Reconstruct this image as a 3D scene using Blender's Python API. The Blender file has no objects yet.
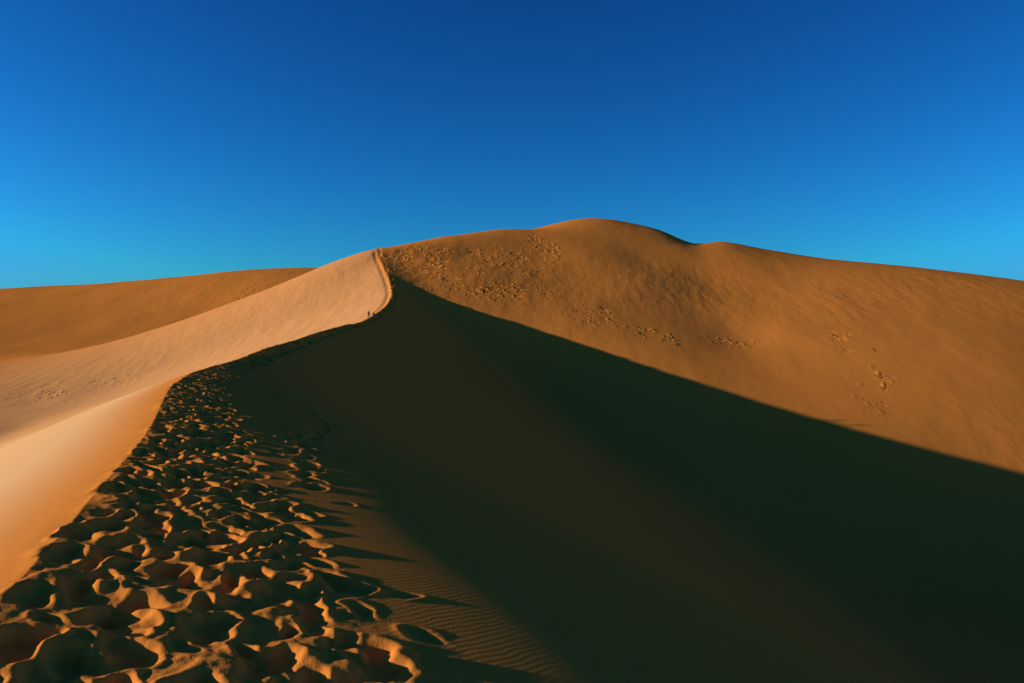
import bpy, math, numpy as np
from mathutils import Vector
rng=np.random.default_rng(7)
F=796.0
SUN_EL=12.8; SUN_AZ=3.0   # azimuth: degrees behind the pure left direction
# ------------------------------------------------------------ helpers
TAB=rng.random((256,256))*2-1
def vn(x,y):
    ix=np.floor(x).astype(np.int64); iy=np.floor(y).astype(np.int64)
    fx=x-ix; fy=y-iy
    fx=fx*fx*fx*(fx*(fx*6-15)+10); fy=fy*fy*fy*(fy*(fy*6-15)+10)
    a=TAB[ix&255,iy&255]; b=TAB[(ix+1)&255,iy&255]; c=TAB[ix&255,(iy+1)&255]; d=TAB[(ix+1)&255,(iy+1)&255]
    return (a*(1-fx)+b*fx)*(1-fy)+(c*(1-fx)+d*fx)*fy
def fbm(x,y,o=3):
    s=0;a=1.0
    for i in range(o):
        s=s+a*vn(x+17.3*i,y-9.1*i); x,y=(x*1.6+y*1.2),(y*1.6-x*1.2); a*=.5
    return s
def sst(a,b,x):
    t=np.clip((x-a)/(b-a),0,1); return t*t*(3-2*t)
def herm(xs,ys,x):
    xs=np.array(xs,float); ys=np.array(ys,float); d=np.diff(ys)/np.diff(xs)
    m=np.zeros_like(ys); m[0]=d[0]; m[-1]=d[-1]
    h=np.diff(xs); m[1:-1]=(d[:-1]*h[1:]+d[1:]*h[:-1])/(h[1:]+h[:-1])
    x=np.clip(x,xs[0],xs[-1]); i=np.clip(np.searchsorted(xs,x)-1,0,len(xs)-2)
    t=(x-xs[i])/h[i]
    return (2*t**3-3*t**2+1)*ys[i]+(t**3-2*t**2+t)*h[i]*m[i]+(-2*t**3+3*t**2)*ys[i+1]+(t**3-t**2)*h[i]*m[i+1]
def P(px,py,d): return ((px-512)/F*d, d, (341.5-py)/F*d)

# ------------------------------------------------------------ dune crest (survey points)
crest=[(-1.2,-60,-4.0),(-1.3,-20,-2.2),(-1.75,0,-1.42),(-2.7,4.2,-1.365),(-3.3,6,-1.34),(-4.9,10.5,-1.3),(-8.5,20,-1.1),(-14.2,40,-.95),(-22.6,85,.3),
 (-27,125,2.4),(-30.3,170,5.1),(-31.4,205,10.6),(-34.5,228,15.2),(-40,249,22.6),(-44.2,263,27.2),(-47,285,26),(-55,380,0)]
CY=[c[1] for c in crest]; CX=[c[0] for c in crest]; CZ=[c[2] for c in crest]
xc=lambda y: herm(CY,CX,y)
zc=lambda y: herm(CY,CZ,y)

sky=[(372,258,262),(385,253,266),(400,248,272),(440,237.5,286),(500,230.5,302),(540,229,310),(552,225,316),(570,220.5,324),(595,220.5,334),(620,226.5,338),(640,235,343),(665,246,349),(682,252,352),(692,252,352),(702,248,338),(714,246.5,330),(730,246.5,322),(760,249.5,314),(850,261,300),(940,271,285),(1024,281,270),(1200,300,250)]
C=[P(*p) for p in sky]
for p in sky:
    a=P(p[0],p[1],p[2]); k=(p[2]+80)/p[2]; C.append((a[0]*k,a[1]*k,a[2]-24))
nsky=len(sky)
def PL(px,py,off=0):   # point on the broad sun-facing flank plane
    dx=(px-512)/F; dz=(341.5-py)/F
    d=(92.9-off)/(.45-.06*dx-dz); return (dx*d,d,dz*d)
C+=[PL(*p) for p in [(500,265),(590,258,.8),(590,300,.6),(470,255),(440,268),(650,285,.7),(640,320,.6),(725,300,-.1),(700,278,-.2),(690,340,.3),(560,285),(540,255),(640,258,.3),
   (430,291),(500,308),(590,338),(700,378),(850,430),(745,340,0),(1024,475)]]
C+=[P(*p) for p in [(790,330,219),(850,350,206),(950,400,183),(1024,380,190),(940,330,216),(1024,330,217),(810,290,250),
  (154,389,200),(0,460,75),(0,420,120),(0,380,220),(100,350,320),(0,340,380),(100,330,400),(200,310,430),(280,290,450),
  (0,292,600),(100,287,600),(200,280,600),(260,275,600),(330,269,580),(-200,305,600)]]
C+=[(-37,236,14),(-42,256,22.5),(-52,300,25),(-75,300,18),
 (60,120,-38),(90,130,-37),(140,140,-36),(20,60,-30),(60,40,-32),(0,0,-22),(100,0,-35),(220,180,-22),(200,0,-30),(0,150,-22),(-20,100,-22),(0,190,-12),(-33,200,-6),
 (-40,50,-10.5),(-40,0,-11),(-80,0,-13),(-150,80,-13),(-250,100,-12),(-320,300,-5),(-400,450,15),(-30,120,-15),(-55,150,-14),
 (0,-150,-18),(-150,-150,-14),(200,-150,-25),(400,100,-15),(420,300,0),(350,480,5),(200,650,15),(0,600,25),(-120,760,25),(-250,740,20),(-420,720,10),(-600,400,10),(-600,0,-15),(600,0,-15),(0,-500,-20),(0,1000,0)]
C=np.array(C); SC=100.0
def tps(r2): return .5*r2*np.log(r2+1e-9)
n=len(C); X=C[:,:2]/SC
reg=np.full(n,5e-5); reg[:nsky]=2e-6
K=tps(((X[:,None]-X[None])**2).sum(-1))+np.diag(reg)
Q=np.hstack([np.ones((n,1)),X]); A=np.block([[K,Q],[Q.T,np.zeros((3,3))]])
W=np.linalg.solve(A,np.concatenate([C[:,2],np.zeros(3)]))
def G(x,y):
    x0,y0=x,y
    x=x/SC;y=y/SC
    z=W[n]+W[n+1]*x+W[n+2]*y
    for i in range(n): z=z+W[i]*tps((x-X[i,0])**2+(y-X[i,1])**2)
    # wind-scoured saddle beside the summit
    gx=np.interp(y0,[235,290,345,440],[64,68,75.0,95.6]); gd=np.interp(y0,[235,290,308,322,340,420,480],[0,.6,2.2,5.4,9.5,15,0]); gw=np.interp(y0,[235,320,350],[12,7.0,6.8])
    u=(x0-gx)/gw
    z=z-gd*np.exp(-np.abs(u)**1.8)
    # low shoulder right of the saddle
    z=z+np.interp(y0,[290,325,350,400],[0,1.0,1.0,0])*np.exp(-((x0-(gx+13))/9)**2)
    return z
def sp(v): return np.logaddexp(0,v)
def ridge(x,y):
    s=x-xc(y)
    z0=zc(y)
    a=np.interp(y,[-20,4,12,25,60,90,222,245],[.06,.088,.115,.15,.27,.42,.42,.2]); b=np.interp(y,[0,60,222,245],[.5,.55,.55,.25])
    w=np.interp(y,[-20,5,25,60,100],[5,4.9,3.6,1.0,0.]); t=np.interp(y,[0,30,90],[2.2,1.9,1.0])
    sr=np.maximum(s,0); R=a*sr+(b-a)*t*(sp((sr-w)/t)-sp(-w/t))
    u=np.maximum(-s,0); sl=np.interp(y,[0,60,290],[.28,.33,.34]); c=np.interp(y,[0,15,60,100],[.022,.02,.004,0])
    um=np.minimum(u,6); L=sl*um+c*um*um+(sl+2*c*6)*(u-um)
    return z0-R-L
def base(x,y):
    r=np.hypot(x,y)
    g=G(np.clip(x,-900,900),np.clip(y,-900,1100))
    far=-18+14*fbm(x/420,y/420,3)
    f=sst(850,1250,r); g=g*(1-f)+far*f
    g=g+fbm(x/38+5,y/60,2)*.35*sst(120,260,r)
    rd=ridge(x,y)
    k=np.clip((r-20)/60,.05,3.0)
    z=.5*(g+rd+np.sqrt((g-rd)**2+k*k))
    z=np.where(r>1300,g,z)
    return z+fbm(x/4.1,y/6.3,2)*.03+fbm(x/16,y/22,2)*.10*sst(15,60,r)

# ------------------------------------------------------------ LOD sheet
def logr(a,b,st): return np.exp(np.arange(math.log(a),math.log(b),st))
r=np.concatenate([np.linspace(.15,1.45,14),logr(1.5,40,.0034),logr(40,720,.0052),logr(720,9000,.05)])
th=np.concatenate([np.radians(np.arange(-39,39,.056)),np.radians(np.arange(39,321,1.5))])
NR,NT=len(r),len(th)
RR,TT=np.meshgrid(r,th,indexing='ij')
GX=RR*np.sin(TT); GY=RR*np.cos(TT)
Z=np.empty_like(GX)
for i in range(0,NR,100): Z[i:i+100]=base(GX[i:i+100],GY[i:i+100])

S=GX-xc(GY)
# disturbed sand of the trodden band
yb=np.array([-5,4,8,14,22,40,80,170,290]); 
bwv=[2.2,2.0,1.5,1.3,1.2,1.2,1.3,1.2,1.2]
bw=np.interp(GY,yb,bwv)
band=sst(-.25,.15,S)*(1-sst(bw-.5,bw+.3,S))*(GY>-8)*(GY<300)
nb=RR<60
dz=np.zeros_like(Z)
# footprints
def stamp(x0,y0,ra,rb,ang,D,irr=.30):
    rr=math.hypot(x0,y0); t0=math.atan2(x0,y0); ext=max(ra,rb)*2.4
    if rr<1.2 or abs(t0)>math.radians(38.5): return
    i0,i1=np.searchsorted(r,[rr-ext,rr+ext]); dt=ext/rr
    j0=max(0,int((t0-dt-th[0])/math.radians(.056))); j1=min(1392,int((t0+dt-th[0])/math.radians(.056))+2)
    if i1-i0<2 or j1-j0<2: return
    x=GX[i0:i1,j0:j1]-x0; y=GY[i0:i1,j0:j1]-y0
    x=x+.03*vn(x*8+x0*3,y*8+5); y=y+.03*vn(x*8+9,y*8+y0*3)
    c,s_=math.cos(ang),math.sin(ang)
    u=(x*c+y*s_)/ra; v=(-x*s_+y*c)/rb
    q=np.sqrt(u*u+v*v)*(1+irr*vn(x*6+x0*7,y*6+y0*3))
    w=np.exp(-q**2.8*.72)
    rim=np.exp(-((q-1.5)/.46)**2)*(.8+.5*v)
    o=dz[i0:i1,j0:j1]
    dz[i0:i1,j0:j1]=o*(1-.75*w)-D*w*(1+.3*v)+.32*D*rim*np.clip(1-o/.035,0,1)
y=-1.0
cnt=0
while y<75:
    wd=float(np.interp(y,yb,bwv))
    per=wd/.085 if y<30 else wd/.17
    y+=1.0/per*abs(rng.normal(1,.3))*.42
    s0=rng.random()**.95*wd*1.0+.10
    big=rng.choice([.6,.75,.95,1.15])*rng.uniform(.9,1.1)
    stamp(float(xc(np.array(y)))+s0,y,.080*big,.118*big,rng.normal(.35,.5),rng.uniform(.035,.06)*big,.32); cnt+=1
# single trail wandering on the lee side
tx=[(-9.8,27),(-8.2,25),(-6.9,24),(-5.2,21),(-4.4,18.5),(-3.9,16),(-3.6,13.5),(-3.0,11.5),(-2.6,10),(-2.3,8.6)]
for k in range(len(tx)-1):
    a,b=np.array(tx[k]),np.array(tx[k+1]); L=np.linalg.norm(b-a); nn=max(2,int(L/.3))
    for q in range(nn):
        p=a+(b-a)*q/nn+rng.normal(0,.13,2)
        stamp(p[0],p[1],.10,.16,rng.normal(.3,.3),rng.uniform(.04,.07))
for q in range(34):
    yy=rng.uniform(3,24); stamp(float(xc(np.array(yy)))+rng.uniform(1.5,2.4),yy,.07,.11,rng.normal(0,1),rng.uniform(.015,.03))
m=nb&(band>0.001)
dz[m]+=(fbm(GX[m]*2.1,GY[m]*2.1,2)*.020+fbm(GX[m]*9,GY[m]*9,3)*.007)*band[m]
Z+=dz
# farther trodden crest trail
m=(RR>=45)&(band>.001)&(GY<300)
Z[m]+=(fbm(GX[m]*1.0,GY[m]*.6,2)*.15-.10)*band[m]
Z-=np.exp(-((S+1.0)/.75)**2)*.32*sst(165,200,GY)*(1-sst(262,270,GY))
# rough attribute: trodden or crusted patches
def blob(px,py,d,rx,ry,ang=0):
    x0,y0,_=P(px,py,d); x=GX-x0;y_=GY-y0; c,s_=math.cos(ang),math.sin(ang)
    u=(x*c+y_*s_)/rx; v=(-x*s_+y_*c)/ry
    return np.exp(-(u*u+v*v))
rough=np.zeros_like(Z)
for b in [(435,272,252,14,12),(460,268,262,10,12),(505,300,238,12,6),(410,262,262,10,8),(520,270,266,8,10,.3),(600,318,226,6,8),(545,262,280,4,10,.4),(870,385,196,3.5,12,-.3),(855,360,204,4,14,-.3),(845,335,214,3,8,-.3),(250,300,430,14,40,.2),(665,345,214,8,3,-.4),(735,343,214,6,2.5)]:
    rough=np.maximum(rough,blob(*b))
for b in [(80,378,200,12,14),(30,400,160,9,6)]: rough=np.maximum(rough,.5*blob(*b))
rough=np.clip(rough*1.1,0,1)*np.clip(fbm(GX/6,GY/9,2)*1.1+.5,0,1)
rough=np.maximum(rough,np.where(RR>45,band,0)*.9); rough=np.clip(rough,0,1)
rip=sst(1.5,2.6,S)*(1-sst(30,60,RR))*np.clip(.45+.8*fbm(GX/2.3,GY/2.3,2),.05,1)
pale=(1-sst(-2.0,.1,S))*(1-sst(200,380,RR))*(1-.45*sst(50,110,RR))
farm=sst(80,200,RR)*(1-sst(500,900,RR))*np.clip(.6+.7*fbm(GX/50,GY/50,2),.15,1)

co=np.stack([GX,GY,Z],-1).reshape(-1,3).astype(np.float32)
i=np.arange(NR-1)[:,None]*NT; j=np.arange(NT)[None]; j2=(j+1)%NT
q=np.stack([i+j,i+j2,i+NT+j2,i+NT+j],-1).reshape(-1,4)[:, ::-1].astype(np.int32)
cz=float(base(np.array([0.]),np.array([0.]))[0])
me=bpy.data.meshes.new("sand_dune")
nv=len(co)+1; co=np.vstack([co,[[0,0,cz]]]).astype(np.float32)
jj=np.arange(NT); fan=np.stack([np.full(NT,nv-1),(jj+1)%NT,jj],-1).astype(np.int32)
me.vertices.add(nv); me.vertices.foreach_set("co",co.ravel())
me.loops.add(q.size+fan.size); me.loops.foreach_set("vertex_index",np.concatenate([q.ravel(),fan.ravel()]))
me.polygons.add(len(q)+len(fan))
me.polygons.foreach_set("loop_start",np.concatenate([np.arange(len(q))*4,len(q)*4+np.arange(len(fan))*3]).astype(np.int32))
me.polygons.foreach_set("use_smooth",np.ones(len(q)+len(fan),bool))
me.update(calc_edges=True)
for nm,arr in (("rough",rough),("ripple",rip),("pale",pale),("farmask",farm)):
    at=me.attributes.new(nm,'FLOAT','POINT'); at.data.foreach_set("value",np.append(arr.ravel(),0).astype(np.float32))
ter=bpy.data.objects.new("sand_dune_terrain",me); bpy.context.collection.objects.link(ter)
print("verts",nv,"prints",cnt, "normal z", me.polygons[1000].normal.z)

# ------------------------------------------------------------ sand material
mat=bpy.data.materials.new("sand"); mat.use_nodes=True; nt=mat.node_tree; N=nt.nodes; Lk=nt.links
bs_=N["Principled BSDF"]; bs_.inputs["Roughness"].default_value=.95; bs_.inputs["Specular IOR Level"].default_value=.0
def node(t,**k):
    n_=N.new(t)
    for a,b in k.items(): setattr(n_,a,b)
    return n_
tc=node("ShaderNodeTexCoord")
def noise(scale,det=3,vec=None):
    n_=node("ShaderNodeTexNoise"); n_.inputs["Scale"].default_value=scale; n_.inputs["Detail"].default_value=det
    Lk.new(vec or tc.outputs["Object"],n_.inputs["Vector"]); return n_.outputs["Fac"]
def attr(nm):
    n_=node("ShaderNodeAttribute"); n_.attribute_name=nm; return n_.outputs["Fac"]
def math_(op,a,b):
    n_=node("ShaderNodeMath",operation=op)
    for k,v in enumerate((a,b)):
        if isinstance(v,(int,float)): n_.inputs[k].default_value=v
        else: Lk.new(v,n_.inputs[k])
    return n_.outputs[0]
def mix(f,a,b):
    n_=node("ShaderNodeMix",data_type='RGBA')
    if isinstance(f,(int,float)): n_.inputs[0].default_value=f
    else: Lk.new(f,n_.inputs[0])
    for k,v in ((6,a),(7,b)):
        if isinstance(v,tuple): n_.inputs[k].default_value=v+(1,)
        else: Lk.new(v,n_.inputs[k])
    return n_.outputs[2]
c1=mix(noise(.03,3),(.76,.222,.030),(.84,.265,.042))
c2=mix(math_('MULTIPLY',noise(60,1),.5),c1,(.62,.18,.026))
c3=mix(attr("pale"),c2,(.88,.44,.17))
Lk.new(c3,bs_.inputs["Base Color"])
# bumps
mp=node("ShaderNodeMapping"); mp.inputs["Rotation"].default_value=(0,0,math.radians(35)); Lk.new(tc.outputs["Object"],mp.inputs["Vector"])
wv=node("ShaderNodeTexWave"); wv.inputs["Scale"].default_value=5.6; wv.inputs["Distortion"].default_value=7; wv.inputs["Detail"].default_value=2; wv.inputs["Detail Scale"].default_value=.45
Lk.new(mp.outputs[0],wv.inputs["Vector"])
h1=math_('MULTIPLY',math_('MULTIPLY',wv.outputs["Fac"],attr("ripple")),.0012)
h2=math_('MULTIPLY',noise(90,1),.0024)
nr_=node("ShaderNodeMapRange"); nr_.inputs[1].default_value=.5; nr_.inputs[2].default_value=.7; nr_.interpolation_type='SMOOTHSTEP'
Lk.new(noise(.5,2),nr_.inputs[0])
h3=math_('MULTIPLY',math_('MULTIPLY',nr_.outputs[0],attr("rough")),.42)
mp2=node("ShaderNodeMapping"); mp2.inputs["Rotation"].default_value=(0,0,math.radians(-20)); mp2.inputs["Scale"].default_value=(1,.10,1); Lk.new(tc.outputs["Object"],mp2.inputs["Vector"])
h4=math_('MULTIPLY',math_('MULTIPLY',noise(.3,3,mp2.outputs[0]),attr("farmask")),.26)
h=math_('ADD',math_('ADD',math_('ADD',h1,h2),h3),h4)
bp=node("ShaderNodeBump"); bp.inputs["Strength"].default_value=1; bp.inputs["Distance"].default_value=1
Lk.new(h,bp.inputs["Height"]); Lk.new(bp.outputs[0],bs_.inputs["Normal"])
me.materials.append(mat)

# ------------------------------------------------------------ hikers
def simple(nm,col,ro=.8):
    m_=bpy.data.materials.new(nm); m_.use_nodes=True; b=m_.node_tree.nodes["Principled BSDF"]
    nz=m_.node_tree.nodes.new("ShaderNodeTexNoise"); nz.inputs["Scale"].default_value=30
    mx=m_.node_tree.nodes.new("ShaderNodeMix"); mx.data_type='RGBA'
    mx.inputs[6].default_value=tuple(c*.75 for c in col)+(1,); mx.inputs[7].default_value=tuple(c*1.25 for c in col)+(1,)
    m_.node_tree.links.new(nz.outputs["Fac"],mx.inputs[0]); m_.node_tree.links.new(mx.outputs[2],b.inputs["Base Color"])
    b.inputs["Roughness"].default_value=ro; return m_
skin=simple("skin",(.30,.16,.10)); hair=simple("hair",(.02,.014,.01)); shirtA=simple("dark_jacket",(.02,.022,.03)); shirtB=simple("grey_shirt",(.035,.03,.03)); trous=simple("trousers",(.015,.015,.018)); shoe=simple("boots",(.03,.02,.015)); pack=simple("backpack_cloth",(.03,.018,.018)); eyem=simple("eye",(.02,.02,.02),.3)
def skinned(nm,pts,edges,rad,mt,parent,sub=2,root=0):
    m_=bpy.data.meshes.new(nm); m_.from_pydata(pts,edges,[]); o=bpy.data.objects.new(nm,m_); bpy.context.collection.objects.link(o)
    md=o.modifiers.new("s",'SKIN'); md.use_smooth_shade=True
    for k,v in enumerate(m_.skin_vertices[0].data):
        v.radius=(rad[k],rad[k]) if not isinstance(rad[k],tuple) else rad[k]; v.use_root=(k==root)
    sb=o.modifiers.new("b",'SUBSURF'); sb.levels=sub; sb.render_levels=sub
    dg=bpy.context.evaluated_depsgraph_get(); ev=o.evaluated_get(dg); nm_=bpy.data.meshes.new_from_object(ev)
    o.modifiers.clear(); o.data=nm_; nm_.materials.clear()
    for x in (mt if isinstance(mt,list) else [mt]): nm_.materials.append(x)
    o.parent=parent; return o
def hiker(loc,yaw,flip,top):
    e=bpy.data.objects.new("hiker",None); bpy.context.collection.objects.link(e)
    f=-1 if flip else 1
    pts=[(0,0,.95),(0,.03,1.12),(0,.07,1.32),(0,.09,1.43),(0,.12,1.62),
         (-.17,.08,1.41),(-.23,.06+.10*f,1.13),(-.23,.06+.28*f,.93),
         (.17,.08,1.41),(.23,.06-.12*f,1.13),(.23,.06-.14*f,.88),
         (-.09,0,.90),(-.10,.06-.14*f,.49),(-.10,.0-.34*f,.12),(-.10,.10-.34*f,.045),
         (.09,0,.90),(.10,.05+.22*f,.50),(.10,.0+.20*f,.09),(.10,.15+.20*f,.04)]
    ed=[(0,1),(1,2),(2,3),(3,4),(3,5),(5,6),(6,7),(3,8),(8,9),(9,10),(0,11),(11,12),(12,13),(13,14),(0,15),(15,16),(16,17),(17,18)]
    ra=[(.15,.11),(.135,.10),(.165,.115),(.10,.08),.058,.068,.048,.034,.068,.048,.034,.095,.062,.045,.045,.095,.062,.045,.045]
    b=skinned("body",pts,ed,ra,[top,trous,shoe,skin],e)
    for p in b.data.polygons:
        c=p.center
        p.material_index=2 if c.z<.14 else (1 if c.z<.93 and abs(c.x)<.19 else (3 if c.z>1.49 or (abs(c.x)>.19 and c.z<.96) else 0))
    h=skinned("head",[(0,.13,1.56),(0,.135,1.64),(0,.12,1.71)],[(0,1),(1,2)],[(.062,.07),(.078,.095),(.06,.075)],skin,e)
    skinned("hair",[(0,.085,1.62),(0,.10,1.70),(0,.125,1.735)],[(0,1),(1,2)],[(.07,.06),(.085,.085),(.06,.07)],hair,e)
    skinned("nose",[(0,.205,1.655),(0,.222,1.64)],[(0,1)],[.010,.012],skin,e,1)
    skinned("mouth",[(-.022,.203,1.605),(.022,.203,1.605)],[(0,1)],[.006,.006],pack,e,1)
    for sx in (-1,1):
        skinned("eye",[(sx*.03,.203,1.665),(sx*.034,.203,1.665)],[(0,1)],[.010,.010],eyem,e,1)
        skinned("ear",[(sx*.077,.12,1.63),(sx*.080,.115,1.67)],[(0,1)],[.012,.015],skin,e,1)
        w=Vector((-.23,.06+.28*f,.93)) if sx<0 else Vector((.23,.06-.14*f,.88))
        skinned("palm",[tuple(w),tuple(w+Vector((0,.015,-.08)))],[(0,1)],[(.026,.034),(.018,.042)],skin,e,1)
        for k,(l,oy) in enumerate([(.065,-.03),(.08,-.01),(.075,.01),(.06,.03)]):
            a=w+Vector((0,.015+oy,-.075)); skinned("finger_%d"%(k+1),[tuple(a),tuple(a+Vector((-sx*.008,.005,-l*.55))),tuple(a+Vector((-sx*.025,.008,-l)))],[(0,1),(1,2)],[.010,.009,.007],skin,e,1)
        a=w+Vector((0,.035,-.03)); skinned("thumb",[tuple(a),tuple(a+Vector((-sx*.01,.03,-.03))),tuple(a+Vector((-sx*.015,.035,-.055)))],[(0,1),(1,2)],[.012,.010,.008],skin,e,1)
    skinned("backpack",[(0,-.10,1.08),(0,-.09,1.25),(0,-.05,1.42)],[(0,1),(1,2)],[(.13,.08),(.15,.10),(.11,.07)],pack,e)
    for sx in (-1,1):
        skinned("pack_strap",[(sx*.10,-.04,1.42),(sx*.10,.08,1.46),(sx*.10,.19,1.36),(sx*.12,.12,1.15),(sx*.11,-.05,1.08)],[(0,1),(1,2),(2,3),(3,4)],[.016]*5,pack,e,1)
    e.location=loc; e.rotation_euler=(0,0,yaw)
def ground(x0,yy):
    ii=np.searchsorted(r,math.hypot(x0,yy)); jx=int((math.atan2(x0,yy)-th[0])/math.radians(.056))
    return float(Z[ii-1:ii+1,jx:jx+2].mean())
for dx,yy,fl,tp in ((-.35,169,False,shirtA),(.5,171,True,shirtB)):
    x0=float(xc(np.array(float(yy))))+dx+.2
    z0=min(ground(x0,yy),ground(x0-.1,yy-.35),ground(x0+.1,yy-.35)); hiker((x0,yy,z0-.02),math.radians(12),fl,tp)

# ------------------------------------------------------------ light
w=bpy.data.worlds.new("World"); bpy.context.scene.world=w; w.use_nodes=True; wn=w.node_tree.nodes; wl=w.node_tree.links
st=wn.new("ShaderNodeTexSky"); st.sky_type='NISHITA'; st.sun_disc=False; st.sun_elevation=math.radians(SUN_EL); st.sun_rotation=math.radians(-90-SUN_AZ)
st.air_density=1.0; st.dust_density=.3; st.ozone_density=3
dk=wn.new("ShaderNodeMix"); dk.data_type='RGBA'; dk.blend_type='DARKEN'; dk.inputs[0].default_value=1; dk.inputs[7].default_value=(3.5,4.1,5.8,1)
gm=wn.new("ShaderNodeGamma"); gm.inputs[1].default_value=1.8
mxs=wn.new("ShaderNodeMix"); mxs.data_type='RGBA'; mxs.blend_type='MULTIPLY'; mxs.inputs[0].default_value=1; mxs.inputs[7].default_value=(.06,.32,.46,1)
wl.new(st.outputs[0],dk.inputs[6]); wl.new(dk.outputs[2],gm.inputs[0]); wl.new(gm.outputs[0],mxs.inputs[6]); wl.new(mxs.outputs[2],wn["Background"].inputs[0]); wn["Background"].inputs[1].default_value=.1
sl=bpy.data.lights.new("sun",'SUN'); sl.energy=5; sl.angle=math.radians(.5); sl.color=(1,.97,.88)
so=bpy.data.objects.new("sun",sl); bpy.context.collection.objects.link(so)
el=math.radians(SUN_EL); az=math.radians(SUN_AZ); d=Vector((math.cos(el)*math.cos(az),math.cos(el)*math.sin(az),-math.sin(el))); so.rotation_euler=d.to_track_quat('-Z','Y').to_euler()
# ------------------------------------------------------------ camera
cam=bpy.data.cameras.new("camera"); cam.lens=28.0; cam.sensor_width=36; cam.clip_end=20000; cam.clip_start=.05
cob=bpy.data.objects.new("camera",cam); bpy.context.collection.objects.link(cob); cob.rotation_euler=(math.radians(90),0,0); bpy.context.scene.camera=cob
s=bpy.context.scene; s.view_settings.view_transform='Standard'; s.view_settings.look='None'; s.view_settings.exposure=0
